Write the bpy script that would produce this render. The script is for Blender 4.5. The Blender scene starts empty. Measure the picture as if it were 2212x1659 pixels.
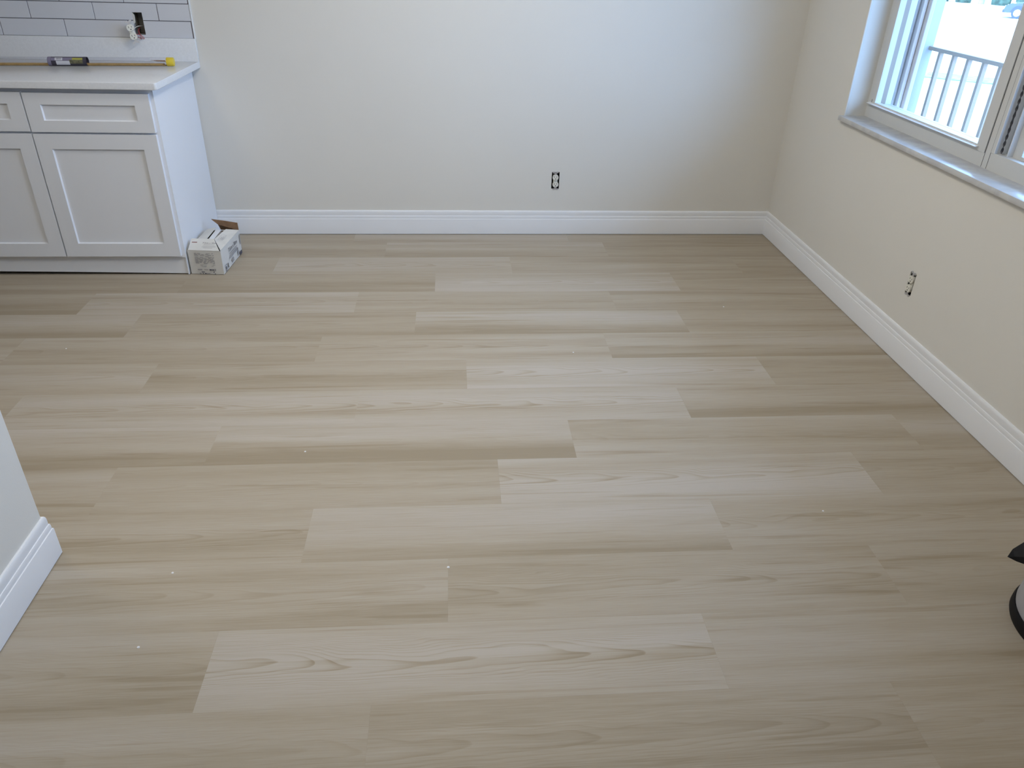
import bpy, bmesh, math, random
from mathutils import Vector, Matrix
random.seed(7)
scene = bpy.context.scene
col = scene.collection

# ---------------------------------------------------------------- camera
F_PX = 1644.12
cam_d = bpy.data.cameras.new('camera'); cam = bpy.data.objects.new('camera', cam_d); col.objects.link(cam)
cam_d.sensor_fit = 'HORIZONTAL'; cam_d.sensor_width = 36.0; cam_d.lens = F_PX / 2212.0 * 36.0
cam_d.clip_start = 0.02; cam_d.clip_end = 400
PITCH, ROLL, YAW = -0.53307, -0.02989, -0.08658
Mc = Matrix.Rotation(YAW, 3, 'Z') @ Matrix.Rotation(PITCH, 3, 'X') @ Matrix.Rotation(ROLL, 3, 'Y')
rgt, fwd, up = Mc.col[0], Mc.col[1], Mc.col[2]
m3 = Matrix((rgt, up, -fwd)).transposed()
cam.matrix_world = Matrix.Translation((-1.8581, -4.2676, 1.5049)) @ m3.to_4x4()
scene.camera = cam

# ---------------------------------------------------------------- world, light, exposure
scene.view_settings.view_transform = 'Standard'; scene.view_settings.look = 'None'
scene.view_settings.gamma = 1.0; scene.view_settings.use_curve_mapping = False
scene.view_settings.exposure = 0.0
w = bpy.data.worlds.new('sky'); scene.world = w; w.use_nodes = True
wn = w.node_tree.nodes; wl = w.node_tree.links
bgn = wn['Background']
bgn.inputs['Color'].default_value = (0.310, 0.558, 1.0, 1); bgn.inputs['Strength'].default_value = 12.0
scene.cycles.use_denoising = True
scene.cycles.max_bounces = 8; scene.cycles.diffuse_bounces = 5; scene.cycles.glossy_bounces = 3; scene.cycles.transparent_max_bounces = 16
scene.cycles.caustics_reflective = False; scene.cycles.caustics_refractive = False
scene.cycles.sample_clamp_indirect = 8.0
scene.cycles.use_adaptive_sampling = True; scene.cycles.adaptive_threshold = 0.04; scene.cycles.adaptive_min_samples = 16

def portal(name, loc, rot, sx, sy):
    d = bpy.data.lights.new(name, 'AREA'); d.shape = 'RECTANGLE'; d.size = sx; d.size_y = sy
    d.cycles.is_portal = True
    o = bpy.data.objects.new(name, d); col.objects.link(o); o.location = loc; o.rotation_euler = rot
    return o
# daylight guides at the room's window openings
portal('daylight_portal_dining', (0.19, -1.58, 1.46), (0, math.radians(90), 0), 1.34, 1.92)

# ---------------------------------------------------------------- material helpers
def mat(name, color, rough=0.5, spec=0.5, metal=0.0, bump=0.0, bscale=200.0, var=0.0, vscale=4.0, trans=0.0, coat=0.0):
    m = bpy.data.materials.new(name); m.use_nodes = True
    nt = m.node_tree; N = nt.nodes; L = nt.links; b = N['Principled BSDF']
    b.inputs['Base Color'].default_value = (*color, 1); b.inputs['Roughness'].default_value = rough
    b.inputs['Specular IOR Level'].default_value = spec; b.inputs['Metallic'].default_value = metal
    b.inputs['Coat Weight'].default_value = coat
    tc = N.new('ShaderNodeTexCoord')
    if var > 0:
        n = N.new('ShaderNodeTexNoise'); n.inputs['Scale'].default_value = vscale; n.inputs['Detail'].default_value = 4
        r = N.new('ShaderNodeValToRGB')
        r.color_ramp.elements[0].color = (*[c*(1-var) for c in color], 1); r.color_ramp.elements[1].color = (*[min(1, c*(1+var)) for c in color], 1)
        r.color_ramp.elements[0].position = 0.3; r.color_ramp.elements[1].position = 0.7
        L.new(tc.outputs['Object'], n.inputs['Vector']); L.new(n.outputs['Fac'], r.inputs['Fac']); L.new(r.outputs['Color'], b.inputs['Base Color'])
    if bump > 0:
        n = N.new('ShaderNodeTexNoise'); n.inputs['Scale'].default_value = bscale; n.inputs['Detail'].default_value = 3
        bp = N.new('ShaderNodeBump'); bp.inputs['Strength'].default_value = bump; bp.inputs['Distance'].default_value = 0.002
        L.new(tc.outputs['Object'], n.inputs['Vector']); L.new(n.outputs['Fac'], bp.inputs['Height']); L.new(bp.outputs['Normal'], b.inputs['Normal'])
    return m

def glass_mat(name, tint=(1, 1, 1), gloss=0.06, rough=0.0):
    m = bpy.data.materials.new(name); m.use_nodes = True
    nt = m.node_tree; N = nt.nodes; L = nt.links; N.clear()
    o = N.new('ShaderNodeOutputMaterial'); t = N.new('ShaderNodeBsdfTransparent'); g = N.new('ShaderNodeBsdfGlossy'); mx = N.new('ShaderNodeMixShader')
    f = N.new('ShaderNodeFresnel'); f.inputs['IOR'].default_value = 1.45
    t.inputs['Color'].default_value = (*tint, 1); g.inputs['Roughness'].default_value = rough
    ge = N.new('ShaderNodeNewGeometry'); iv = N.new('ShaderNodeMath'); iv.operation = 'SUBTRACT'; iv.inputs[0].default_value = 1.0
    ml = N.new('ShaderNodeMath'); ml.operation = 'MULTIPLY'; L.new(ge.outputs['Backfacing'], iv.inputs[1]); L.new(iv.outputs[0], ml.inputs[0]); L.new(f.outputs['Fac'], ml.inputs[1])
    L.new(ml.outputs[0], mx.inputs['Fac']); L.new(t.outputs[0], mx.inputs[1]); L.new(g.outputs[0], mx.inputs[2]); L.new(mx.outputs[0], o.inputs['Surface'])
    return m

def wood_floor():
    m = bpy.data.materials.new('floor_plank_wood'); m.use_nodes = True
    nt = m.node_tree; N = nt.nodes; L = nt.links; b = N['Principled BSDF']
    def attr(n):
        a = N.new('ShaderNodeAttribute'); a.attribute_type = 'OBJECT'; a.attribute_name = n; return a.outputs['Fac']
    def mth(op, a, c=None, d=None, clamp=False):
        n = N.new('ShaderNodeMath'); n.operation = op; n.use_clamp = clamp
        for i, v in enumerate((a, c, d)):
            if v is None: continue
            if isinstance(v, (int, float)): n.inputs[i].default_value = v
            else: L.new(v, n.inputs[i])
        return n.outputs[0]
    seed, tone, cath, edge = attr('seed'), attr('tone'), attr('cath'), attr('edge')
    tc = N.new('ShaderNodeTexCoord'); sp = N.new('ShaderNodeSeparateXYZ'); L.new(tc.outputs['Object'], sp.inputs[0])
    x, y = sp.outputs[0], sp.outputs[1]
    xs = mth('ADD', x, mth('MULTIPLY', seed, 17.3)); ys = mth('ADD', y, mth('MULTIPLY', seed, 5.71))
    def noise(kx, ky, det=2.0, dist=0.0, rough=0.5):
        cb = N.new('ShaderNodeCombineXYZ'); L.new(mth('MULTIPLY', xs, kx), cb.inputs[0]); L.new(mth('MULTIPLY', ys, ky), cb.inputs[1]); L.new(seed, cb.inputs[2])
        n = N.new('ShaderNodeTexNoise'); n.inputs['Scale'].default_value = 1.0; n.inputs['Detail'].default_value = det; n.inputs['Distortion'].default_value = dist; n.inputs['Roughness'].default_value = rough
        L.new(cb.outputs[0], n.inputs['Vector']); return n.outputs['Fac']
    band = noise(0.55, 11.0, 2.0, 0.4)
    mid = noise(1.6, 42.0, 3.0, 0.6)
    fine = noise(9.0, 420.0, 3.0, 0.0, 0.6)
    warp = noise(2.2, 7.0, 2.0, 0.0)
    # flat-sawn arches
    warp2 = noise(6.0, 26.0, 2.0, 0.0)
    yw = mth('ADD', y, mth('ADD', mth('MULTIPLY', mth('SUBTRACT', warp, 0.5), 0.075), mth('MULTIPLY', mth('SUBTRACT', warp2, 0.5), 0.018)))
    par = mth('MULTIPLY', mth('MULTIPLY', yw, yw), 1500.0)
    phase = mth('ADD', mth('ADD', par, mth('MULTIPLY', x, 4.6)), mth('ADD', mth('MULTIPLY', warp, 5.0), seed))
    ring = mth('FRACT', phase)
    line = mth('MULTIPLY', mth('POWER', ring, 4.0), mth('SUBTRACT', 1.0, mth('POWER', ring, 26.0)))
    cen = mth('SUBTRACT', 1.15, mth('MULTIPLY', mth('ABSOLUTE', y), 11.0), clamp=True)
    cmask = mth('MULTIPLY', mth('MULTIPLY', line, cen), mth('MULTIPLY', cath, mth('ADD', 0.05, mth('MULTIPLY', mid, 1.3))))
    # thin darker pores / lines everywhere
    pl = mth('MULTIPLY', mth('SUBTRACT', mid, 0.58, clamp=True), 3.2)
    t = mth('ADD', tone, mth('MULTIPLY', mth('SUBTRACT', band, 0.5), 1.3))
    ed = mth('MULTIPLY', edge, mth('MULTIPLY', mth('SUBTRACT', 0.015, y, clamp=True), 9.0))
    ed = mth('MINIMUM', mth('MULTIPLY', ed, 0.75), 0.6)
    t = mth('SUBTRACT', t, ed)
    t = mth('SUBTRACT', t, mth('MULTIPLY', cmask, 1.15))
    t = mth('SUBTRACT', t, mth('MULTIPLY', pl, 0.85))
    t = mth('ADD', t, mth('MULTIPLY', mth('SUBTRACT', fine, 0.5), 0.75))
    r = N.new('ShaderNodeValToRGB'); L.new(t, r.inputs['Fac']); e = r.color_ramp.elements
    e[0].position = 0.0; e[0].color = (0.305, 0.250, 0.178, 1)
    e[1].position = 1.0; e[1].color = (0.458, 0.414, 0.358, 1)
    k = e.new(0.45); k.color = (0.384, 0.328, 0.252, 1)
    L.new(r.outputs['Color'], b.inputs['Base Color'])
    b.inputs['Roughness'].default_value = 0.5; b.inputs['Specular IOR Level'].default_value = 0.2
    bp = N.new('ShaderNodeBump'); bp.inputs['Strength'].default_value = 0.06; bp.inputs['Distance'].default_value = 0.001
    L.new(fine, bp.inputs['Height']); L.new(bp.outputs['Normal'], b.inputs['Normal'])
    return m

def marble():
    m = mat('sill_marble', (0.78, 0.78, 0.78), 0.25, 0.5); nt = m.node_tree; N = nt.nodes; L = nt.links; b = N['Principled BSDF']
    tc = N.new('ShaderNodeTexCoord'); n = N.new('ShaderNodeTexNoise'); n.inputs['Scale'].default_value = 9; n.inputs['Detail'].default_value = 8; n.inputs['Distortion'].default_value = 1.2
    r = N.new('ShaderNodeValToRGB'); r.color_ramp.elements[0].position = 0.38; r.color_ramp.elements[0].color = (0.50, 0.50, 0.51, 1)
    r.color_ramp.elements[1].position = 0.60; r.color_ramp.elements[1].color = (0.58, 0.58, 0.57, 1)
    L.new(tc.outputs['Object'], n.inputs['Vector']); L.new(n.outputs['Fac'], r.inputs['Fac']); L.new(r.outputs['Color'], b.inputs['Base Color'])
    return m

M = dict(
    wall=mat('wall_paint', (0.70, 0.68, 0.63), 0.65, 0.3, bump=0.10, bscale=260, var=0.012, vscale=1.5),
    ceil=mat('ceiling_paint', (0.78, 0.77, 0.75), 0.8, 0.2, bump=0.1, bscale=150),
    trim=mat('trim_paint', (0.78, 0.79, 0.81), 0.35, 0.45, bump=0.02, bscale=60),
    floor=wood_floor(), slab=mat('underlay', (0.10, 0.09, 0.08), 0.9),
    cab=mat('cabinet_paint', (0.78, 0.80, 0.84), 0.35, 0.45, bump=0.015, bscale=120),
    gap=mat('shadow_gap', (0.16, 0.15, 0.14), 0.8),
    quartz=mat('quartz', (0.745, 0.755, 0.77), 0.22, 0.5, var=0.03, vscale=120),
    tile=mat('ceramic_tile', (0.66, 0.675, 0.72), 0.12, 0.5, var=0.02, vscale=2.5),
    grout=mat('dark_grout', (0.13, 0.12, 0.14), 0.9),
    marble=marble(),
    alu=mat('window_frame_white', (0.60, 0.60, 0.58), 0.45, 0.4, bump=0.02, bscale=80),
    track=mat('window_track', (0.62, 0.68, 0.72), 0.4), dark=mat('seam_dark', (0.05, 0.05, 0.06), 0.7),
    glass=glass_mat('pane_glass'),
    outlet=mat('receptacle_ivory', (0.72, 0.70, 0.62), 0.4, 0.5), slot=mat('slot_dark', (0.01, 0.01, 0.012), 0.6),
    zinc=mat('zinc', (0.55, 0.55, 0.57), 0.4, 0.5, metal=0.7), obox=mat('outlet_box_steel', (0.22, 0.21, 0.19), 0.5, 0.4, metal=0.2),
    boxdark=mat('outlet_box_dark', (0.015, 0.015, 0.018), 0.8),
    wire_r=mat('wire_red', (0.35, 0.05, 0.06), 0.4), wire_w=mat('wire_white', (0.7, 0.69, 0.64), 0.4), wire_k=mat('wire_black', (0.02, 0.02, 0.02), 0.4),
    card=mat('carton_white', (0.66, 0.65, 0.62), 0.75, 0.2, var=0.05, vscale=9), brown=mat('carton_brown', (0.20, 0.12, 0.07), 0.85, 0.1, var=0.2, vscale=30),
    ink=mat('print_ink', (0.10, 0.10, 0.13), 0.7), ink2=mat('print_ink_grey', (0.36, 0.35, 0.36), 0.7), inkred=mat('print_ink_red', (0.22, 0.08, 0.07), 0.7),
    wrap=mat('tile_wrap', (0.75, 0.77, 0.80), 0.25),
    clear=glass_mat('clear_plastic', (0.93, 0.93, 0.95), rough=0.08), yellow=mat('cap_yellow', (0.72, 0.55, 0.04), 0.4),
    rod=mat('rod_fibreglass', (0.42, 0.27, 0.09), 0.4, var=0.15, vscale=60), label=mat('label_dark', (0.045, 0.04, 0.06), 0.4), labelw=mat('label_white', (0.62, 0.62, 0.66), 0.4),
    labelg=mat('label_olive', (0.13, 0.125, 0.07), 0.4, var=0.5, vscale=90), labely=mat('label_yellow', (0.42, 0.40, 0.08), 0.4), labelv=mat('label_violet_grey', (0.20, 0.18, 0.26), 0.4),
    vacgrey=mat('canister_grey', (0.36, 0.36, 0.38), 0.4, 0.5, var=0.06, vscale=18), black=mat('black_plastic', (0.008, 0.008, 0.009), 0.6, 0.2),
    stucco=mat('exterior_stucco', (0.36, 0.37, 0.37), 0.9, bump=0.3, bscale=80), rail=mat('railing_paint', (0.34, 0.26, 0.20), 0.6),
    concrete=mat('concrete_pale', (0.62, 0.61, 0.58), 0.9, bump=0.2, bscale=40, var=0.06, vscale=0.6),
    asphalt=mat('parking_lot', (0.55, 0.54, 0.52), 0.95, bump=0.2, bscale=10, var=0.08, vscale=0.3),
    grass=mat('verge_grass', (0.20, 0.28, 0.16), 0.95, var=0.3, vscale=4), leaf=mat('hedge_leaf', (0.075, 0.115, 0.075), 0.8, bump=0.6, bscale=6, var=0.45, vscale=2.5),
    carblue=mat('car_body_dark', (0.075, 0.085, 0.12), 0.3, 0.5, coat=0.5), carsilver=mat('car_body_silver', (0.40, 0.39, 0.44), 0.3, 0.5, coat=0.5),
    tyre=mat('tyre', (0.10, 0.105, 0.12), 0.9), hub=mat('wheel_hub', (0.62, 0.62, 0.62), 0.35, metal=0.2), carglass=mat('car_glass', (0.05, 0.06, 0.07), 0.05),
    shutA=mat('shutter_grey', (0.55, 0.50, 0.46), 0.5), shutB=mat('shutter_pale', (0.70, 0.64, 0.60), 0.5), jambshade=mat('jamb_shade_tone', (0.30, 0.24, 0.19), 0.6), carwhite=mat('car_roof_white', (0.75, 0.75, 0.75), 0.35),
)

# ---------------------------------------------------------------- mesh helpers
class MB:
    def __init__(self): self.bm = bmesh.new()
    def poly(self, pts, flip=False):
        vs = [self.bm.verts.new(p) for p in pts]
        if flip: vs.reverse()
        return self.bm.faces.new(vs)
    def box(self, x0, x1, y0, y1, z0, z1, bev=0.0, seg=2):
        r = bmesh.ops.create_cube(self.bm, size=1.0)
        vs = r['verts']
        for v in vs:
            v.co = Vector(((x0+x1)/2 + v.co.x*(x1-x0), (y0+y1)/2 + v.co.y*(y1-y0), (z0+z1)/2 + v.co.z*(z1-z0)))
        if bev > 0:
            es = list({e for v in vs for e in v.link_edges})
            bmesh.ops.bevel(self.bm, geom=es, offset=bev, segments=seg, profile=0.5, affect='EDGES')
        return self
    def prism(self, prof, a, b, fn):
        """profile (list of 2D) swept between parameters a and b; fn(u,v,t)->point; a,b may be functions of (u,v) for mitres"""
        fa = a if callable(a) else (lambda u, v: a); fb = b if callable(b) else (lambda u, v: b)
        A = [self.bm.verts.new(fn(u, v, fa(u, v))) for u, v in prof]; B = [self.bm.verts.new(fn(u, v, fb(u, v))) for u, v in prof]
        n = len(prof)
        for i in range(n):
            j = (i+1) % n; self.bm.faces.new((A[i], A[j], B[j], B[i]))
        self.bm.faces.new(list(reversed(A))); self.bm.faces.new(B)
        return self
    def tube(self, pts, r, seg=12, cap=True):
        pts = [Vector(p) for p in pts]; n = len(pts); rs = r if isinstance(r, (list, tuple)) else [r]*n
        rings = []; prev = None
        for i, p in enumerate(pts):
            d = (pts[min(i+1, n-1)] - pts[max(i-1, 0)]).normalized()
            ref = Vector((0, 0, 1)) if abs(d.z) < 0.9 else Vector((1, 0, 0))
            if prev is not None: u = (prev - d*prev.dot(d)).normalized()
            else: u = d.cross(ref).normalized()
            prev = u; v = d.cross(u)
            rings.append([self.bm.verts.new(p + (u*math.cos(2*math.pi*k/seg) + v*math.sin(2*math.pi*k/seg))*rs[i]) for k in range(seg)])
        for i in range(n-1):
            for k in range(seg):
                self.bm.faces.new((rings[i][k], rings[i][(k+1) % seg], rings[i+1][(k+1) % seg], rings[i+1][k]))
        if cap:
            self.bm.faces.new(list(reversed(rings[0]))); self.bm.faces.new(rings[-1])
        return self
    def lathe(self, prof, c, seg=48):
        rings = []
        for r, z in prof:
            rings.append([self.bm.verts.new((c[0]+r*math.cos(2*math.pi*k/seg), c[1]+r*math.sin(2*math.pi*k/seg), c[2]+z)) for k in range(seg)])
        for i in range(len(rings)-1):
            for k in range(seg): self.bm.faces.new((rings[i][k], rings[i][(k+1) % seg], rings[i+1][(k+1) % seg], rings[i+1][k]))
        self.bm.faces.new(list(reversed(rings[0]))); self.bm.faces.new(rings[-1])
        return self
    def slab(self, quad, t):
        """thin sheet through a 3D quad/polygon with thickness t along its normal"""
        q = [Vector(p) for p in quad]; n = (q[1]-q[0]).cross(q[2]-q[0]).normalized()*t
        A = [self.bm.verts.new(p) for p in q]; B = [self.bm.verts.new(p+n) for p in q]; k = len(q)
        self.bm.faces.new(list(reversed(A))); self.bm.faces.new(B)
        for i in range(k): self.bm.faces.new((A[i], A[(i+1) % k], B[(i+1) % k], B[i]))
        return self
    def plate(self, us, vs, holes, fn, t):
        """rectangle [us]x[vs] with rectangular holes, thickness t; fn(u,v,d)->point"""
        U = sorted({*us, *[h[0] for h in holes], *[h[1] for h in holes]}); V = sorted({*vs, *[h[2] for h in holes], *[h[3] for h in holes]})
        nu, nv = len(U)-1, len(V)-1
        def solid(i, j):
            if i < 0 or j < 0 or i >= nu or j >= nv: return False
            a, c = (U[i]+U[i+1])/2, (V[j]+V[j+1])/2
            return not any(h[0] < a < h[1] and h[2] < c < h[3] for h in holes)
        cache = {}
        def vt(i, j, d):
            if (i, j, d) not in cache: cache[(i, j, d)] = self.bm.verts.new(fn(U[i], V[j], d*t))
            return cache[(i, j, d)]
        for i in range(nu):
            for j in range(nv):
                if not solid(i, j): continue
                self.bm.faces.new((vt(i, j, 0), vt(i+1, j, 0), vt(i+1, j+1, 0), vt(i, j+1, 0)))
                self.bm.faces.new((vt(i, j+1, 1), vt(i+1, j+1, 1), vt(i+1, j, 1), vt(i, j, 1)))
                for (di, dj, a, c) in ((-1, 0, (i, j+1), (i, j)), (1, 0, (i+1, j), (i+1, j+1)), (0, -1, (i, j), (i+1, j)), (0, 1, (i+1, j+1), (i, j+1))):
                    if not solid(i+di, j+dj): self.bm.faces.new((vt(*c, 0), vt(*a, 0), vt(*a, 1), vt(*c, 1)))
        return self
    def mesh(self, name, smooth=None):
        bmesh.ops.recalc_face_normals(self.bm, faces=self.bm.faces)
        me = bpy.data.meshes.new(name); self.bm.to_mesh(me); self.bm.free()
        if smooth:
            for p in me.polygons: p.use_smooth = True
            me.set_sharp_from_angle(angle=math.radians(smooth))
        return me

def origin(o):
    v = Vector((0, 0, 0))
    while o is not None: v += o.location; o = o.parent
    return v
def link(name, me, m, parent=None):
    o = bpy.data.objects.new(name, me); col.objects.link(o)
    if m is not None: me.materials.append(m)
    if parent is not None: o.parent = parent
    return o
def part(name, mb, m, parent, smooth=None, label=None):
    """mesh given in world coordinates, hung under parent"""
    me = mb.mesh(name, smooth) if isinstance(mb, MB) else mb
    me.transform(Matrix.Translation(-origin(parent)))
    o = link(name, me, m, parent)
    if label: o['label'] = label
    return o
def tag(o, label, cat, group=None):
    o['label'] = label; o['category'] = cat
    if group: o['group'] = group
    return o
def thing(name, label, cat, loc, group=None):
    o = bpy.data.objects.new(name, None); o.empty_display_size = 0.05; col.objects.link(o); o.location = loc
    return tag(o, label, cat, group)
def struct(name, mb, m, label=None, smooth=None):
    o = link(name, mb.mesh(name, smooth) if isinstance(mb, MB) else mb, m); o['kind'] = 'structure'
    if label: o['label'] = label
    return o
def solo(name, mb, m, base, label, cat, smooth=None, group=None):
    """one-mesh thing with its origin at base"""
    me = mb.mesh(name, smooth); me.transform(Matrix.Translation(-Vector(base))); o = link(name, me, m); o.location = base
    return tag(o, label, cat, group)
def text_mesh(body, size, fn):
    c = bpy.data.curves.new('lettering', 'FONT'); c.body = body; c.size = size; c.extrude = 0.00015; c.resolution_u = 2
    o = bpy.data.objects.new('lettering', c); col.objects.link(o)
    bpy.context.view_layer.update()
    me = bpy.data.meshes.new_from_object(o.evaluated_get(bpy.context.evaluated_depsgraph_get()))
    bpy.data.objects.remove(o); bpy.data.curves.remove(c)
    for v in me.vertices: v.co = fn(v.co.x, v.co.y, v.co.z)
    return me

# ---------------------------------------------------------------- room shell
XL, YB, ZC = -6.2, -5.8, 2.45
OUT_B = (-1.2975, -1.2535, 0.2655, 0.3600)      # receptacle hole, back wall: x0,x1,z0,z1
OUT_R = (-1.5330, -1.4905, 0.2740, 0.3670)      # receptacle hole, right wall: y0,y1,z0,z1
OUT_T = (-3.4130, -3.3660, 1.0300, 1.1300)      # hole through the tiles
WIN = (-2.53, -0.633, 0.790, 2.13)              # window opening y0,y1,z0,z1
wall_back = struct('wall_back', MB().plate((XL, 0.2), (0, ZC), [OUT_B, OUT_T], lambda u, v, d: (u, d, v), 0.12), M['wall'], 'off-white painted wall facing the camera')
wall_right = struct('wall_right', MB().plate((YB, 0.0), (0, ZC), [OUT_R, WIN], lambda u, v, d: (d, u, v), 0.2), M['wall'], 'off-white painted wall with the window')
struct('wall_rear', MB().box(XL, 0.2, YB-0.12, YB, 0, ZC), M['wall'])
struct('wall_far_left', MB().box(XL-0.12, XL, YB, 0.12, 0, ZC), M['wall'])
struct('wall_left', MB().box(-3.08, -2.962, YB, -2.622, 0, ZC, 0.002), M['wall'], 'end of a white partition wall with a baseboard')
struct('ceiling', MB().box(XL-0.12, 0.2, YB-0.12, 0.12, ZC, ZC+0.1), M['ceil'])

# rounded plaster bead of the window reveal is part of the wall
part('corner_bead', MB().tube([(0.004, WIN[1]+0.003, 0.80), (0.004, WIN[1]+0.003, 2.13)], 0.0055, 10), M['wall'], wall_right, 60)

# ---------------------------------------------------------------- floor planks
floor = struct('floor', MB().box(XL, 0.0, YB, 0.0, -0.06, -0.006), M['slab'], 'pale wood-look plank floor laid in staggered rows')
B0, WP, LP = -0.145, 0.2303, 1.2199
OFF = [-2.4161, -2.227, -2.7743, -1.9501, -3.5352, -3.2515, -3.644, -3.0321, -3.4381, -1.4546, -2.9412, -2.2891, -1.8849, -2.4496, -0.8377]
for k in range(15, 32): OFF.append(-3.5 + (k*0.473) % 1.2)
# (row, index): tone, arches, darker front edge
PT = {(0, -1): (.38, 0, 0), (0, 0): (.62, 0, 0), (0, 1): (.42, 0, 0),
      (1, -1): (.42, .2, .1), (1, 0): (.66, .1, .6), (1, 1): (.42, 0, .1),
      (2, -1): (.42, 0, 0), (2, 0): (.74, .8, 0), (2, 1): (.45, 0, .1), (2, 2): (.48, 0, .3),
      (3, -1): (.42, 0, .1), (3, 0): (.78, .7, 0), (3, 1): (.45, 0, .2), (3, -2): (.4, 0, 0),
      (4, -1): (.48, 0, .8), (4, 0): (.76, .5, 0), (4, 1): (.54, .2, .1), (4, 2): (.44, .2, .1),
      (5, -1): (.55, 0, .6), (5, 0): (.48, .3, 0), (5, 1): (.74, 0, .7), (5, 2): (.46, .1, 0),
      (6, -1): (.45, 0, .1), (6, 0): (.46, .3, .2), (6, 1): (.52, .5, 0), (6, 2): (.68, 0, .8),
      (7, -1): (.68, .4, 0), (7, 0): (.46, .2, .0), (7, 1): (.84, .9, 0), (7, 2): (.44, 0, 0),
      (8, -1): (.45, 0, 0), (8, 0): (.72, .8, 0), (8, 1): (.84, .9, 0), (8, 2): (.56, 0, .5),
      (9, -2): (.72, 0, .8), (9, -1): (.72, .1, .8), (9, 0): (.54, .2, .1), (9, 1): (.56, 0, .2),
      (10, -1): (.46, 0, .1), (10, 0): (.50, .2, 0), (10, 1): (.82, .9, 0), (10, 2): (.46, .3, 0),
      (11, -1): (.50, .5, 0), (11, 0): (.76, 0, .6), (11, 1): (.52, .4, 0),
      (12, -1): (.50, .4, .1), (12, 0): (.48, .6, 0), (12, 1): (.46, .2, 0),
      (13, -1): (.50, .3, .1), (13, 0): (.82, 1.0, 0), (13, 1): (.58, 0, .3),
      (14, -2): (.48, .3, 0), (14, -1): (.48, .5, 0), (14, 0): (.46, .3, .2)}
GAP = 0.00006
cache = {}
def plank_mesh(lx, ly):
    key = (round(lx, 4), round(ly, 4))
    if key not in cache:
        mb = MB().box(-lx/2, lx/2, -ly/2, ly/2, -0.006, 0.0)
        me = mb.mesh('plank'); me.materials.append(M['floor']); cache[key] = me
    return cache[key]
k = 0
while True:
    y1 = -0.003 if k == 0 else B0-(k-1)*WP
    y0 = max(B0-k*WP, YB+0.003)
    if y1 <= YB+0.05: break
    j0 = math.floor((XL - OFF[k])/LP)
    for j in range(j0, j0+8):
        a, c = OFF[k]+j*LP, OFF[k]+(j+1)*LP
        x0, x1 = max(a, XL+0.003), min(c, -0.003)
        if x1-x0 < 0.03: continue
        yy = (B0-(k-1)*WP + B0-k*WP)/2
        o = bpy.data.objects.new('plank', plank_mesh(x1-x0-2*GAP, y1-y0-2*GAP)); col.objects.link(o); o.parent = floor
        o.location = ((x0+x1)/2, (y0+y1)/2, 0)
        tn, ca, ed = PT.get((k, j), (0.42+0.3*random.random(), random.random()*0.5, random.random()*0.3))
        o['tone'] = tn; o['cath'] = ca; o['edge'] = ed; o['seed'] = random.random()*5
    k += 1

# plaster specks left on the boards
sp_ = MB(); rs = random.Random(11)
for x, y in ((-2.361, -2.151), (-2.625, -2.701), (-1.884, -2.713), (-0.574, -1.032), (-0.733, -2.522), (-3.001, -2.640), (-3.443, -1.392), (-1.361, -1.474), (-2.63, -2.95)):
    r_ = rs.uniform(0.0025, 0.0045); sp_.lathe([(r_, 0.0), (r_*0.8, r_*0.4), (r_*0.2, r_*0.55)], (x, y, 0.0001), 7)
so = part('plaster_specks', sp_, M['trim'], floor); so['kind'] = 'stuff'

# ---------------------------------------------------------------- baseboards
BP = [(0, 0.003), (0.014, 0.003), (0.014, 0.088), (0.0132, 0.0905), (0.0108, 0.0915), (0.0108, 0.0925), (0.0112, 0.096), (0.0108, 0.104), (0.0096, 0.108),
      (0.0076, 0.109), (0.0076, 0.111), (0.0080, 0.116), (0.0078, 0.128), (0.0066, 0.134), (0.0045, 0.1372), (0, 0.138)]
struct('baseboard_back', MB().prism(BP, -3.176, lambda u, v: -u, lambda u, v, t: (t, -u, v)), M['trim'], 'white stepped baseboard along the back wall', 40)
struct('baseboard_right', MB().prism(BP, YB, lambda u, v: -u, lambda u, v, t: (-u, t, v)), M['trim'], 'white stepped baseboard along the window wall', 40)
bl = struct('baseboard_left', MB().prism(BP, YB, lambda u, v: -2.622+u, lambda u, v, t: (-2.962+u, t, v)), M['trim'], 'white stepped baseboard on the partition end', 40)
part('return', MB().prism(BP, lambda u, v: -2.962+u, lambda u, v: -3.08-u, lambda u, v, t: (t, -2.622+u, v)), M['trim'], bl, 40)

# ---------------------------------------------------------------- tiled backsplash on the back wall
ZT, TX, TPX, TPZ, TE = 1.0163, -3.2896, 0.3025, 0.0775, -3.1345
GR = 0.0032
part('grout', MB().plate((-5.2, TE), (ZT, ZT+TPZ*7), [OUT_T], lambda u, v, d: (u, -d, v), 0.006), M['grout'], wall_back)
part('tile_edge_trim', MB().box(TE, TE+0.006, -0.0105, -0.0005, ZT-0.0005, ZT+TPZ*7, 0.001), M['trim'], wall_back, label='thin white edge strip of the tiling')
for r in range(7):
    z0, z1 = ZT+r*TPZ+GR/2, ZT+(r+1)*TPZ-GR/2
    ph = TX if r % 2 == 1 else TX + TPX/2
    if r == 0: z0 = ZT+0.001
    for j in range(-7, 2):
        x0, x1 = ph+j*TPX+GR/2, min(ph+(j+1)*TPX-GR/2, TE-0.002)
        if x1-x0 < 0.01: continue
        hx0, hx1, hz0, hz1 = OUT_T
        h = (max(x0, hx0), min(x1, hx1), max(z0, hz0), min(z1, hz1))
        if h[0] < h[1] and h[2] < h[3]:
            mb = MB().plate((x0, x1), (z0, z1), [h], lambda u, v, d: (u, -0.001-d, v), 0.008)
        else:
            mb = MB().box(x0, x1, -0.0094, -0.001, z0, z1, 0.0012, 1)
        part('tile', mb, M['tile'], wall_back)

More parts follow.
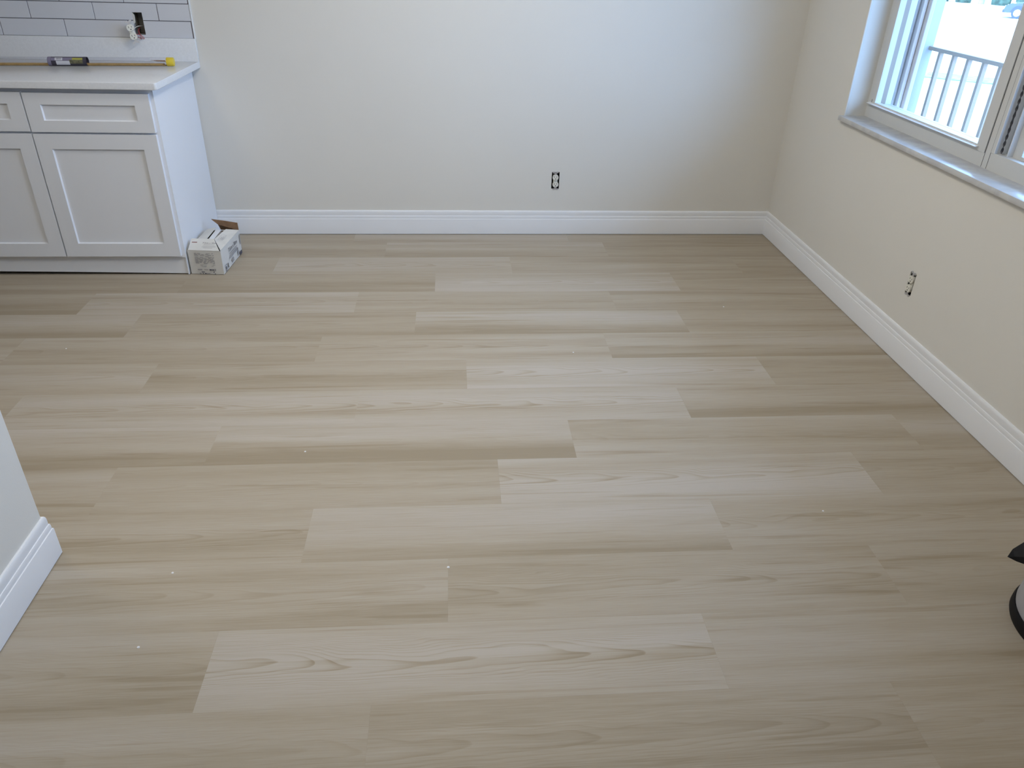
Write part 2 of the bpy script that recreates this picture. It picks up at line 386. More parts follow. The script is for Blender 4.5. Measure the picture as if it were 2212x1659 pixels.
# ---------------------------------------------------------------- window
WX = 0.10
win = struct('window_1', MB().plate((WIN[0], WIN[1]), (0.806, WIN[3]), [(WIN[0]+0.045, -1.5835, 0.868, WIN[3]-0.05), (-1.5535, WIN[1]-0.045, 0.868, WIN[3]-0.05)], lambda u, v, d: (WX+d, u, v), 0.075), M['alu'], 'white metal framed window with two sashes')
win.location = (0, 0, 0)
def sash(y0, y1, name, xo, st0, st1):
    s = part(name, MB().plate((y0, y1), (0.858, 2.085), [(y0+st0, y1-st1, 0.879, 1.43), (y0+st0, y1-st1, 1.47, 2.05)], lambda u, v, d: (xo+d, u, v), 0.028), M['alu'], win)
    for z0, z1 in ((0.879, 1.43), (1.47, 2.05)):
        part('glass_pane', MB().box(xo+0.012, xo+0.016, y0+st0-0.004, y1-st1+0.004, z0-0.004, z1+0.004), M['glass'], s)
    return s
s1 = sash(-1.5535+0.0008, WIN[1]-0.045, 'sash', WX-0.004, 0.052, 0.027)
part('sash_lift', MB().prism([(-0.016, 0.0), (-0.018, 0.003), (0.004, 0.008), (0.006, 0.004)], -1.512, -0.652, lambda u, v, t: (WX+u, t, 0.868+v)), M['trim'], s1, label='bright lip along the bottom of the sash')
s2 = sash(WIN[0]+0.05, -1.653, 'sash', WX+0.035, 0.04, 0.046)
part('jamb_shade', MB().box(0.127, 0.160, -0.6800, -0.6775, 0.87, 2.08), M['jambshade'], win)  # thin dark sheet over the jamb face, its shade put into the colour
# seams in the frame
part('frame_seam', MB().box(WX-0.0008, WX+0.002, -0.6755, -0.6730, 0.90, 2.08), M['dark'], win)
part('frame_seam', MB().box(WX-0.0008, WX+0.002, -0.6690, -0.6668, 0.873, 0.888), M['dark'], win)
for y in (-1.5545, -1.5845): part('frame_seam', MB().box(WX-0.0008, WX+0.002, y-0.0007, y+0.0007, 0.808, 2.08), M['dark'], win)
part('stile', MB().box(WX-0.002, WX+0.03, -1.604, -1.586, 0.866, 2.08, 0.001), M['alu'], win)
part('track', MB().box(WX+0.045, WX+0.052, -1.66, -1.600, 0.86, 2.08), M['track'], win)
part('track_flange', MB().box(WX-0.003, WX+0.045, -1.6075, -1.6045, 0.868, 2.08), M['trim'], win)
part('track_flange', MB().box(WX+0.015, WX+0.05, -1.6535, -1.6505, 0.868, 2.08), M['trim'], win)
mb = MB(); n = 150; prev = None                                   # twisted balance rod
for i in range(n+1):
    z = 0.872 + 1.15*i/n; a = z*2*math.pi/0.048; dx, dy = 0.0042*math.cos(a), 0.0042*math.sin(a)
    cu = [mb.bm.verts.new((WX+0.012+s*dx+t*dy*.25, -1.622+s*dy-t*dx*.25, z)) for s, t in ((-1, -1), (1, -1), (1, 1), (-1, 1))]
    if prev:
        for q in range(4): mb.bm.faces.new((prev[q], prev[(q+1) % 4], cu[(q+1) % 4], cu[q]))
    prev = cu
part('balance_rod', mb, M['dark'], win, label='dark twisted balance rod in the window track')
part('window_sill', MB().box(-0.022, WX+0.02, WIN[0]-0.02, -0.621, 0.785, 0.807, 0.003), M['marble'], win, 40, 'grey-white marble sill')
# exterior screen frame, seen through the pane
part('screen_frame', MB().plate((WIN[0]+0.01, WIN[1]-0.012), (0.82, 2.11), [(WIN[0]+0.05, -1.60, 0.868, 2.07), (-1.56, WIN[1]-0.038, 0.868, 2.07)], lambda u, v, d: (0.178+d, u, v), 0.015), M['track'], win)
# ---------------------------------------------------------------- added ceiling lamps, unseen, for warm fill light
def lamp(x, y, label, power):
    root = thing('fill_lamp', label, 'lamp', (x, y, ZC), 'added fill lamps')
    part('fill_lamp_base', MB().lathe([(0.23, -0.001), (0.23, -0.03), (0.20, -0.035)], (x, y, ZC), 48), M['trim'], root, 40)
    m = bpy.data.materials.new('fill_lamp_diffuser'); m.use_nodes = True; b = m.node_tree.nodes['Principled BSDF']
    b.inputs['Base Color'].default_value = (0.8, 0.8, 0.8, 1); b.inputs['Emission Color'].default_value = (1.0, 0.955, 0.865, 1); b.inputs['Emission Strength'].default_value = power
    part('diffuser', MB().lathe([(0.205, -0.034), (0.20, -0.05), (0.16, -0.075), (0.08, -0.09), (0.01, -0.093)], (x, y, ZC), 48), m, root, 60)
lamp(-3.6, -2.2, 'added unseen fill lamp above the end of the counter', 21.5)
lamp(-1.7, -1.4, 'added unseen fill lamp above the middle of the dining area', 51.5)
lamp(-2.3, -2.6, 'added unseen fill lamp above the end of the partition wall', 36.0)

# ---------------------------------------------------------------- outlets
def receptacle(root, T, mback):
    """duplex receptacle; T maps local (x right, y out of wall, z up) to world"""
    def P(mb): 
        for v in mb.bm.verts: v.co = T @ v.co
        return mb
    def disc(mb, cx, cz, r, y0, y1, clipz, seg=20):
        pts = []
        for i in range(seg):
            a = 2*math.pi*i/seg; pts.append((cx+r*math.cos(a), cz+max(-clipz, min(clipz, r*math.sin(a)))))
        mb.prism(pts, y0, y1, lambda u, v, t: (u, t, v)); return mb
    mb = MB(); mb.box(-0.0125, 0.0125, -0.026, -0.003, -0.033, 0.033, 0.002)
    part('body', P(mb), M['outlet'], root, 40)
    for s in (1, -1):
        f = part('socket_face', P(disc(MB(), 0, s*0.0195, 0.0170, -0.0035, 0.0045, 0.0142)), M['outlet'], root, 50)
        part('slot', P(MB().box(-0.0078, -0.0056, 0.0040, 0.0048, s*0.0195-0.001, s*0.0195+0.0075)), M['slot'], f)
        part('slot', P(MB().box(0.0056, 0.0078, 0.0040, 0.0048, s*0.0195-0.0005, s*0.0195+0.0065)), M['slot'], f)
        part('slot', P(disc(MB(), 0, s*0.0195-0.0075, 0.0026, 0.0040, 0.0048, 0.003, 10)), M['slot'], f)
        # yoke ends with ears
        mb = MB().plate((-0.0065, 0.0065), (s*0.034 if s > 0 else -0.048, 0.048 if s > 0 else -0.034), [], lambda u, v, d: (u, -0.001+d, v), 0.0014)
        yk = part('yoke', P(mb), M['zinc'], root)
        for e in (-1, 1):
            mb = disc(MB(), e*0.0105, s*0.0475, 0.0060, -0.001, 0.0006, 0.0045, 12); part('ear', P(mb), M['zinc'], yk)
        part('screw', P(disc(MB(), 0, s*0.0425, 0.0030, 0.0002, 0.0016, 0.004, 12)), M['zinc'], yk)
    part('centre_screw', P(disc(MB(), 0, 0, 0.0024, 0.0004, 0.0022, 0.004, 12)), M['zinc'], root)

def backbox(root, T, w2, h2, dep, m):
    mb = MB()
    for a in ((-w2, w2, -dep, -dep+0.002, -h2, h2), (-w2, -w2+0.0015, -dep, -0.004, -h2, h2), (w2-0.0015, w2, -dep, -0.004, -h2, h2), (-w2, w2, -dep, -0.004, h2-0.0015, h2), (-w2, w2, -dep, -0.004, -h2, -h2+0.0015)):
        mb.box(*a)
    for v in mb.bm.verts: v.co = T @ v.co
    return part('back_box', mb, m, root)

cx, cz = (OUT_B[0]+OUT_B[1])/2, (OUT_B[2]+OUT_B[3])/2
o1 = thing('wall_outlet', 'uncovered duplex outlet in the open box low on the back wall', 'outlet', (cx, 0, cz), 'uncovered outlets')
T = Matrix.Translation((cx, 0, cz)) @ Matrix.Diagonal((1, -1, 1, 1))
backbox(o1, T, 0.0215, 0.0468, 0.055, M['boxdark']); receptacle(o1, T @ Matrix.Translation((0, 0.001, -0.002)) @ Matrix.Rotation(math.radians(-1.5), 4, 'Y'), None)
cy, cz = (OUT_R[0]+OUT_R[1])/2, (OUT_R[2]+OUT_R[3])/2
o2 = thing('wall_outlet', 'uncovered duplex outlet on the window wall below the sill', 'outlet', (0, cy, cz), 'uncovered outlets')
T = Matrix.Translation((0, cy, cz)) @ Matrix(((0, -1, 0, 0), (-1, 0, 0, 0), (0, 0, 1, 0), (0, 0, 0, 1)))
backbox(o2, T, 0.0208, 0.0462, 0.055, M['boxdark']); receptacle(o2, T @ Matrix.Translation((0.0, 0.001, 0.0)) @ Matrix.Rotation(math.radians(2), 4, 'Y'), None)
# outlet pulled out of the tiled wall
cx, cz = (OUT_T[0]+OUT_T[1])/2, (OUT_T[2]+OUT_T[3])/2
o3 = thing('wall_outlet', 'duplex outlet pulled out of its box and hanging by wires against grey tiles', 'outlet', (cx, 0, cz), 'uncovered outlets')
T = Matrix.Translation((cx, 0, cz)) @ Matrix.Diagonal((1, -1, 1, 1))
bb = backbox(o3, T, 0.0225, 0.0490, 0.060, M['obox'])
for z in (0.018, -0.014): part('knockout', MB().lathe([(0.004, 0), (0.004, 0.0008)], (0, 0, 0), 14), M['slot'], bb)
for q, ch in enumerate([c for c in bb.children]):
    ch.data.transform(Matrix.Translation(origin(bb))); ch.data.transform(T @ Matrix.Translation((0.002, -0.0575, (0.018, -0.016)[q])) @ Matrix.Rotation(math.radians(-90), 4, 'X')); ch.data.transform(Matrix.Translation(-origin(bb)))
part('mortar_smear', MB().slab([(-3.4127, -0.004, 1.128), (-3.4127, -0.004, 1.078), (-3.405, -0.006, 1.085), (-3.403, -0.006, 1.118)], 0.003), M['card'], o3)
Th = Matrix.Translation((-3.4155, -0.050, 1.0455)) @ Matrix.Rotation(math.radians(20), 4, 'Z') @ Matrix.Rotation(math.radians(-11), 4, 'Y') @ Matrix.Rotation(math.radians(-8), 4, 'X') @ Matrix.Diagonal((1, -1, 1, 1))
receptacle(o3, Th, None)
def wire(pts, m, r=0.0013):
    P = [Vector(p) for p in pts]; out = []
    for i in range(len(P)-1):
        p0, p1, p2, p3 = P[max(i-1, 0)], P[i], P[i+1], P[min(i+2, len(P)-1)]
        for s in range(6):
            t = s/6; out.append(0.5*((2*p1)+(p2-p0)*t+(2*p0-5*p1+4*p2-p3)*t*t+(3*p1-p0-3*p2+p3)*t**3))
    out.append(P[-1]); part('wire', MB().tube(out, r, 8), m, o3, 60)
wire([(-3.398, 0.03, 1.062), (-3.395, -0.010, 1.052), (-3.388, -0.025, 1.036), (-3.378, -0.030, 1.018), (-3.370, -0.030, 1.014), (-3.374, -0.028, 1.022), (-3.388, -0.030, 1.032), (-3.402, -0.035, 1.034)], M['wire_r'])
wire([(-3.402, 0.03, 1.058), (-3.399, -0.008, 1.050), (-3.392, -0.022, 1.030), (-3.384, -0.028, 1.012), (-3.390, -0.030, 1.018), (-3.404, -0.035, 1.026)], M['wire_r'])
wire([(-3.385, 0.03, 1.066), (-3.391, 0.004, 1.068), (-3.400, -0.012, 1.067), (-3.407, -0.030, 1.060)], M['wire_w'], 0.0016)
wire([(-3.407, 0.03, 1.070), (-3.408, -0.005, 1.062), (-3.404, -0.025, 1.040), (-3.402, -0.036, 1.030)], M['wire_k'])

# ---------------------------------------------------------------- base cabinets
DF = -0.630                                                     # door face
def shaker(x0, x1, z0, z1, st, rl, yf, th=0.019, rec=0.009):
    """frame-and-panel front with a small inner chamfer"""
    mb = MB(); ch = 0.0035
    mb.plate((x0, x1), (z0, z1), [(x0+st, x1-st, z0+rl, z1-rl)], lambda u, v, d: (u, yf+d, v), th)
    a = [(x0+st, z0+rl), (x1-st, z0+rl), (x1-st, z1-rl), (x0+st, z1-rl)]; b = [(x0+st+ch, z0+rl+ch), (x1-st-ch, z0+rl+ch), (x1-st-ch, z1-rl-ch), (x0+st+ch, z1-rl-ch)]
    return mb, a, b, rec
def front(name, root, x0, x1, z0, z1, st, rl):
    mb, a, b, rec = shaker(x0, x1, z0, z1, st, rl, DF)
    o = part(name, mb, M['cab'], root)
    pm = MB()
    A = [pm.bm.verts.new((x, DF+0.0005, z)) for x, z in a]; Bv = [pm.bm.verts.new((x, DF+rec, z)) for x, z in b]
    for i in range(4): pm.bm.faces.new((A[i], A[(i+1) % 4], Bv[(i+1) % 4], Bv[i]))
    pm.bm.faces.new(Bv)
    C = [pm.bm.verts.new((x, DF+0.018, z)) for x, z in a]
    for i in range(4): pm.bm.faces.new((A[(i+1) % 4], A[i], C[i], C[(i+1) % 4]))
    pm.bm.faces.new(list(reversed(C)))
    part('recessed_panel', pm, M['cab'], o)
    return o
def cabinet(x0, x1, dz, label):
    root = thing('base_cabinet', label, 'cabinet', ((x0+x1)/2, -0.3, 0.0), 'white base cabinets under the counter')
    mb = MB().box(x0, x1, -0.611, -0.002, 0.092, 0.872); part('body', mb, M['cab'], root)
    zb = lambda x: 0.006 + 0.016*min(1, max(0, (-3.2-x)/0.9))
    tk_ = MB(); tk_.prism([(-0.605, 0), (-0.593, 0), (-0.593, 1), (-0.605, 1)], x0, x1, lambda u, v, t_: (t_, u, zb(t_) if v < 0.5 else 0.093)); part('toe_kick', tk_, M['cab'], root)
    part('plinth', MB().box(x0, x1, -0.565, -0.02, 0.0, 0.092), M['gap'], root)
    d = front('drawer', root, x0+0.003, x1-0.012 if x1 > -3.2 else x1-0.003, 0.6925+dz, 0.859+dz, 0.066, 0.049)
    front('door', root, x0+0.003, x1-0.012 if x1 > -3.2 else x1-0.003, 0.1045, 0.6835+dz*.4, 0.066, 0.0655)
    return root
c1 = cabinet(-3.7275, -3.1785, 0.0, 'white shaker base cabinet at the open end of the counter')
c2 = cabinet(-4.2765, -3.7275, 0.002, 'white shaker base cabinet cut off by the left edge of the photo')
c3 = cabinet(-4.8255, -4.2765, 0.0, 'white shaker base cabinet farthest along the counter from the window')
part('end_panel', MB().box(-3.1785, -3.1735, -0.6112, -0.0145, 0.003, 0.872), M['cab'], c1)

# ---------------------------------------------------------------- countertop
ct = thing('countertop', 'pale quartz countertop with a low upstand behind it', 'countertop', (-3.6, -0.3, 0.872))
r = 0.012
prof = [(-4.83, -0.0005), (-4.83, -0.652)] + [(-3.1385-r+r*math.cos(a), -0.652+r-r*math.sin(a)) for a in [math.radians(90-15*i) for i in range(7)]] + [(-3.1315, -0.0005)]
mb = MB().prism(prof, 0.8795, 0.9096, lambda u, v, t: (u, v, t))
es = [e for e in mb.bm.edges if abs(e.verts[0].co.z-e.verts[1].co.z) < 1e-5]
bmesh.ops.bevel(mb.bm, geom=es, offset=0.003, segments=3, profile=0.5, affect='EDGES')
part('slab', mb, M['quartz'], ct, 35)
part('subtop', MB().box(-4.82, -3.185, -0.60, -0.01, 0.872, 0.8796), M['cab'], ct)
part('upstand', MB().box(-4.83, -3.1295, -0.021, -0.0005, 0.9094, ZT, 0.0018), M['quartz'], ct, 35)

# ---------------------------------------------------------------- clear tube of rods on the counter
A, Bp = Vector((-4.35, -0.284, 0.9106)), Vector((-3.198, -0.181, 0.9106))
RT = 0.0203
tk = thing('rod_tube', 'clear plastic tube of brown rods with a yellow cap lying on the counter', 'tube', ((A+Bp)/2))
ax = (Bp-A).normalized(); sd = Vector((0, 0, 1)).cross(ax).normalized(); upv = Vector((0, 0, 1))
def tp(s, ang, rad, oz=0.0):
    """point at distance s from the capped end, angle from top towards the viewer"""
    c = Bp - ax*s + upv*(RT+oz); return c + (upv*math.cos(ang) - sd*math.sin(ang))*rad
def arc_patch(s0, s1, a0, a1, rad, th=0.0004, n=14):
    mb = MB(); rows = []
    for i in range(n+1):
        a = a0+(a1-a0)*i/n; rows.append([mb.bm.verts.new(tp(s, a, rr)) for s, rr in ((s0, rad), (s1, rad), (s1, rad-th), (s0, rad-th))])
    for i in range(n):
        for q in range(4): mb.bm.faces.new((rows[i][q], rows[i][(q+1) % 4], rows[i+1][(q+1) % 4], rows[i+1][q]))
    mb.bm.faces.new(rows[0]); mb.bm.faces.new(list(reversed(rows[-1])))
    return mb
L0 = (Bp-A).length; LS = 0.042
part('tube_wall', MB().tube([tp(0.03, 0, 0), tp(L0, 0, 0)], RT-0.0006, 32), M['clear'], tk, 60)
part('cap', MB().tube([tp(0.033, 0, 0), tp(0.031, 0, 0), tp(0.003, 0, 0), tp(0.0, 0, 0)], [RT-0.001, RT, RT-0.0005, RT-0.002], 32), M['yellow'], tk, 35, 'yellow end cap')
lb = part('label_sleeve', arc_patch(0.350+LS, 0.522+LS, 0, 2*math.pi, RT+0.0002, n=36), M['label'], tk, 60, 'dark printed label wrapped around the tube')
d2r = math.radians
part('label_print', arc_patch(0.352+LS, 0.366+LS, d2r(-60), d2r(140), RT+0.0006), M['label'], lb, 60)
part('label_print', arc_patch(0.366+LS, 0.412+LS, d2r(35), d2r(62), RT+0.0006), M['labely'], lb, 60)
part('label_print', arc_patch(0.366+LS, 0.425+LS, d2r(62), d2r(110), RT+0.0006), M['labelg'], lb, 60)
part('label_print', arc_patch(0.412+LS, 0.505+LS, d2r(30), d2r(72), RT+0.0005), M['labelv'], lb, 60)
bc = part('label_print', arc_patch(0.4545+LS, 0.488+LS, d2r(30), d2r(70), RT+0.0008), M['labelw'], lb, 60, 'white barcode panel')
part('label_print', arc_patch(0.424+LS, 0.484+LS, d2r(76), d2r(128), RT+0.0008), M['labelw'], lb, 60)
part('label_print', arc_patch(0.506+LS, 0.521+LS, d2r(-40), d2r(140), RT+0.0006), M['labelv'], lb, 60)
for s, wd in ((0.460, .0016), (0.463, .0008), (0.466, .002), (0.470, .001), (0.4735, .0022), (0.477, .0008), (0.480, .0018)):
    part('label_print', arc_patch(s+LS, s+wd+LS, d2r(38), d2r(60), RT+0.0011, n=5), M['ink'], bc, 60)
for i, (dx, dz) in enumerate(((-0.007, 0.0045), (0.0, 0.0042), (0.007, 0.0047), (-0.0035, 0.0102), (0.0036, 0.0105), (0.0105, 0.0085))):
    off = sd*(-dx) + upv*dz
    part('rod', MB().tube([Bp-ax*(0.034+0.004*i)+off, Bp-ax*(L0-0.01)+off+sd*0.001*i], 0.0031, 10), M['rod'], tk, 60)
part('paper_slip', arc_patch(0.036, 0.105, d2r(25), d2r(48), RT-0.003), M['wrap'], tk, 60)
part('paper_slip', MB().slab([tp(0.036, d2r(50), 0.013), tp(0.036, d2r(82), 0.014), tp(0.075, d2r(70), 0.012), tp(0.11, d2r(45), 0.013)], 0.0005), M['brown'], tk)

# ---------------------------------------------------------------- tile carton on the floor
bx = thing('tile_carton', 'torn-open white cardboard tile box with a raised brown flap on the floor', 'box', (-3.085, -0.45, 0.0))
FL, FR, BR_, BL_ = Vector((-3.1655, -0.601, 0.001)), Vector((-3.003, -0.6146, 0.001)), Vector((-2.9856, -0.306, 0.001)), Vector((-3.150, -0.296, 0.001))
H = Vector((0, 0, 0.124))
t = 0.003
def wallp(name, a, c, lift=H):
    return part(name, MB().slab([a, c, c+lift, a+lift], -t if False else t), M['card'], bx)
front_p = part('front_panel', MB().slab([FR, FL, FL+H, FR+H], t), M['card'], bx)
right_p = part('side_panel', MB().slab([BR_, FR, FR+H, BR_+H], t), M['card'], bx)
left_p = part('side_panel', MB().slab([FL, BL_, BL_+H, FL+H], t), M['card'], bx)
back_p = part('back_panel', MB().slab([BL_, BR_, BR_+H, BL_+H], t), M['card'], bx)
part('bottom_panel', MB().slab([FL, BL_, BR_, FR], -0.0015), M['brown'], bx)
ins = lambda a, c, f: a+(c-a)*f
# inner brown liners
cen = (FL+FR+BR_+BL_)/4
def liner(a, c):
    a2, c2 = a+(cen-a)*0.045, c+(cen-c)*0.045
    part('liner', MB().slab([a2, c2, c2+H*0.985, a2+H*0.985], 0.0008), M['brown'], bx)
for a, c in ((BR_, BL_), (BR_, FR), (FL, BL_)): liner(a, c)
# flaps
ff = part('flap', MB().slab([FL+H+Vector((0.004, 0.0, 0)), FR+H+Vector((-0.004, 0, 0)), Vector((-3.046, -0.541, 0.161)), Vector((-3.158, -0.533, 0.160))], 0.0022), M['card'], bx)
rf = part('flap', MB().slab([FR+H+Vector((0, 0.004, 0)), BR_+H+Vector((0.001, 0.0, 0.0)), Vector((-3.044, -0.330, 0.1375)), Vector((-3.050, -0.38, 0.139)), Vector((-3.062, -0.487, 0.1395))], 0.0022), M['card'], bx)
lf = part('flap', MB().slab([FL+H+Vector((0.001, 0.05, 0)), Vector((-3.100, -0.486, 0.140)), Vector((-3.098, -0.312, 0.1405)), BL_+H+Vector((0, 0.0, 0))], 0.0022), M['card'], bx)
part('flap', MB().slab([BR_+H, BL_+H+Vector((0.07, 0, 0)), Vector((-3.085, -0.315, 0.160)), Vector((-3.117, -0.305, 0.184)), Vector((-3.05, -0.308, 0.176)), Vector((-2.988, -0.302, 0.163))], 0.0025), M['brown'], bx, label='raised brown flap')
# wrapped tiles inside
solo('boxed_tile', MB().box(-3.097, -3.068, -0.585, -0.325, 0.004, 0.136, 0.002), M['wrap'], (-3.0825, -0.455, 0.004), 'white tile pack standing between the flaps of the open carton', 'tile')
# print: front panel, flap, side panel
def face_fn(o_, ux, uy):
    o_, ux, uy = Vector(o_), Vector(ux).normalized(), Vector(uy).normalized(); n = ux.cross(uy).normalized()
    return lambda x, y, z: o_ + ux*x + uy*y + n*(z+0.0003)
def bars(rects, fn, th=0.00012):
    mb = MB()
    for x0, x1, y0, y1 in rects:
        q = [fn(x0, y0, 0), fn(x1, y0, 0), fn(x1, y1, 0), fn(x0, y1, 0)]; mb.slab(q, th)
    return mb
nf = (FR-FL).normalized().cross(Vector((0, 0, 1)))
ffn = face_fn(FL + nf*(t+0.0002), FR-FL, (0, 0, 1))
rn = random.Random(3); R1, R2 = [], []
y = 0.110
while y > 0.058:
    x = 0.032
    while x < 0.125:
        wd = rn.uniform(0.006, 0.022)
        if rn.random() < 0.8: R1.append((x, min(x+wd, 0.128), y, y+0.0026))
        x += wd+rn.uniform(0.002, 0.010)
    y -= 0.0052
for y in (0.050, 0.045, 0.040):
    x = 0.036
    while x < 0.12:
        wd = rn.uniform(0.008, 0.02)
        if rn.random() < 0.6: R1.append((x, x+wd, y, y+0.0018))
        x += wd+0.006
R1 += [(0.036, 0.058, 0.022, 0.029), (0.068, 0.088, 0.024, 0.028), (0.118, 0.127, 0.020, 0.031), (0.094, 0.108, 0.014, 0.016), (0.042, 0.050, 0.003, 0.009), (0.076, 0.095, 0.005, 0.008)]
R2 += [(0.094, 0.106, 0.022, 0.029), (0.108, 0.116, 0.022, 0.029), (0.053, 0.069, 0.0115, 0.0155), (0.112, 0.117, 0.011, 0.016), (0.058, 0.062, 0.003, 0.008), (0.068, 0.076, 0.004, 0.008), (0.118, 0.122, 0.003, 0.007)]
part('print', bars(R1, ffn), M['ink2'], front_p)['kind'] = 'stuff'; part('print', bars(R2, ffn), M['ink'], front_p)['kind'] = 'stuff'
fl0 = FL+H; fl1 = Vector((-3.158, -0.533, 0.160)); fu = fl1-fl0; fx = FR-FL
fn_ = fx.cross(fu).normalized()
gfn = face_fn(fl0 + fn_*0.0024, fx, fu)
part('print', text_mesh('7.5cm x 30cm', 0.0125, lambda x, y, z: gfn(0.064+x*1.0, 0.045+y, z)), M['ink'], ff)['kind'] = 'stuff'
part('print', bars([(0.072, 0.125, 0.037, 0.039), (0.07, 0.132, 0.028, 0.030), (0.066, 0.135, 0.022, 0.024), (0.075, 0.12, 0.015, 0.017)], gfn), M['ink2'], ff)['kind'] = 'stuff'
part('print', bars([(0.010, 0.036, 0.050, 0.055)], gfn), M['inkred'], ff)['kind'] = 'stuff'
sn = (BR_-FR).normalized()
sfn = face_fn(FR + sn.cross(Vector((0, 0, 1)))*(t+0.0002), BR_-FR, (0, 0, 1))
part('print', text_mesh('7.5cm x 30cm', 0.029, lambda x, y, z: sfn(0.105+x*0.85, 0.080+y, z)), M['ink'], right_p)['kind'] = 'stuff'
part('print', bars([(0.115, 0.235, 0.066, 0.070), (0.105, 0.235, 0.056, 0.060), (0.100, 0.245, 0.046, 0.051), (0.29, 0.30, 0.055, 0.105), (0.13, 0.165, 0.014, 0.034), (0.232, 0.252, 0.014, 0.040)], sfn), M['ink2'], right_p)['kind'] = 'stuff'
part('print', bars([(0.262, 0.300, 0.004, 0.022), (0.236, 0.246, 0.044, 0.054), (0.066, 0.074, 0.016, 0.036), (0.063, 0.080, 0.012, 0.015), (0.022, 0.024, 0.008, 0.040), (0.024, 0.050, 0.038, 0.040), (0.050, 0.052, 0.008, 0.040), (0.024, 0.050, 0.008, 0.010), (0.030, 0.038, 0.014, 0.032), (0.041, 0.046, 0.016, 0.030)], sfn), M['ink'], right_p)['kind'] = 'stuff'
rfn = face_fn(Vector((-3.020, -0.500, 0.1385)), (0.006, 0.16, 0), (-1, 0.05, 0.22))
part('print', bars([(0.0, 0.075, 0.0, 0.0012), (0.0, 0.075, 0.022, 0.0232), (0.0, 0.0012, 0.0, 0.022), (0.074, 0.0752, 0.0, 0.022), (0.01, 0.06, 0.006, 0.008), (0.012, 0.05, 0.013, 0.015)], rfn), M['ink2'], rf)['kind'] = 'stuff'

# ---------------------------------------------------------------- canister cut off by the right edge
vc = (-0.258, -3.03, 0.0)
vac = thing('canister_vacuum', 'grey drum canister with black base and black spouted lid at right edge', 'vacuum', vc)
part('base_ring', MB().lathe([(0.160, 0.0), (0.174, 0.002), (0.177, 0.010), (0.176, 0.028), (0.173, 0.036), (0.15, 0.038)], vc, 72), M['black'], vac, 40)
part('drum', MB().lathe([(0.150, 0.036), (0.1695, 0.036), (0.171, 0.044), (0.163, 0.19), (0.158, 0.205), (0.14, 0.208)], vc, 72), M['vacgrey'], vac, 40)
part('lid', MB().lathe([(0.14, 0.205), (0.166, 0.205), (0.169, 0.215), (0.164, 0.232), (0.13, 0.262), (0.07, 0.285), (0.02, 0.29)], vc, 72), M['black'], vac, 40)
mb = MB()                                                            # pouring lip that points into the room
tip = Vector((-0.492, -2.947, 0.202))
ringA = [Vector((-0.395, -2.915, 0.258)), Vector((-0.375, -2.885, 0.215)), Vector((-0.430, -3.010, 0.206)), Vector((-0.425, -2.99, 0.235))]
ringB = [Vector((-0.474, -2.934, 0.2150)), Vector((-0.462, -2.930, 0.200)), Vector((-0.476, -2.960, 0.1985)), Vector((-0.478, -2.952, 0.2065))]
VA = [mb.bm.verts.new(p) for p in ringA]; VB = [mb.bm.verts.new(p) for p in ringB]; vt = mb.bm.verts.new(tip)
for i in range(4):
    j = (i+1) % 4; mb.bm.faces.new((VA[i], VA[j], VB[j], VB[i])); mb.bm.faces.new((VB[i], VB[j], vt))
mb.bm.faces.new(list(reversed(VA)))
part('spout', mb, M['black'], vac, label='pointed black lip of the lid')
for z0, z1, a0, a1 in ((0.115, 0.165, 186, 215), (0.060, 0.095, 190, 230)):  # printed outline badges on the drum
    pts = []
    for i in range(40):
        u = 2*math.pi*i/40; a = math.radians((a0+a1)/2 + (a1-a0)/2*math.copysign(abs(math.cos(u))**0.5, math.cos(u))); z = (z0+z1)/2+(z1-z0)/2*math.copysign(abs(math.sin(u))**0.5, math.sin(u))
        rr = 0.1705-(z-0.052)*0.0507; pts.append((vc[0]+rr*math.cos(a), vc[1]+rr*math.sin(a), z))
    part('printed_outline', MB().tube(pts+[pts[0]], 0.0009, 6, False), M['ink'], vac, 60)

# ---------------------------------------------------------------- outside the window
ZG = -2.8
struct('ground', MB().box(-60, 140, -60, 160, ZG-0.3, ZG), M['asphalt'])
wk = struct('walkway', MB().box(0.2, 1.32, -8, 8, -0.3, -0.10), M['concrete'], 'concrete walkway outside the window')
struct('sky_blocker_roof', MB().box(0.2, 1.5, -8, 8, 2.5, 2.7), M['stucco'], 'unseen roof added over the walkway to block high sky light')  # unseen roof, added to keep high sky light off the floor
struct('wall_outside', MB().box(0.2, 0.22, 0.0, 9.0, ZG, 2.6), M['stucco'])
sh = thing('storm_shutter', 'folded grey storm shutter slats stacked at the window jamb outside', 'shutter', (0.25, -0.66, 0.80))
for i_, (xa, xb, ya, yb, mm) in enumerate(((0.212, 0.226, -0.640, -0.600, 'shutA'), (0.228, 0.246, -0.665, -0.600, 'shutB'), (0.248, 0.268, -0.690, -0.600, 'shutA'))):
    part('slat', MB().box(xa, xb, ya, yb, 0.80, 2.12, 0.003), M[mm], sh)
solo('porch_column', MB().box(0.95, 1.21, 0.79, 1.07, -0.10, 2.6, 0.006), M['stucco'], (1.08, 0.93, -0.10), 'white square porch column outside at the end of the railing', 'column')
rl = thing('porch_railing', 'grey metal porch railing with upright pickets seen through the window', 'railing', (1.2, -1.0, -0.10))
part('top_rail', MB().box(1.18, 1.22, -5.0, 0.79, 0.942, 0.964), M['rail'], rl)
part('bottom_rail', MB().box(1.185, 1.215, -5.0, 0.79, 0.0, 0.025), M['rail'], rl)
pm = MB().box(-0.012, 0.012, -0.012, 0.012, 0.025-0.96, -0.018).mesh('picket'); pm.materials.append(M['rail'])
for i in range(40):
    o = bpy.data.objects.new('picket', pm); col.objects.link(o); o.parent = rl; o.location = Vector((1.2, 0.674-0.151*i, 0.96))-rl.location
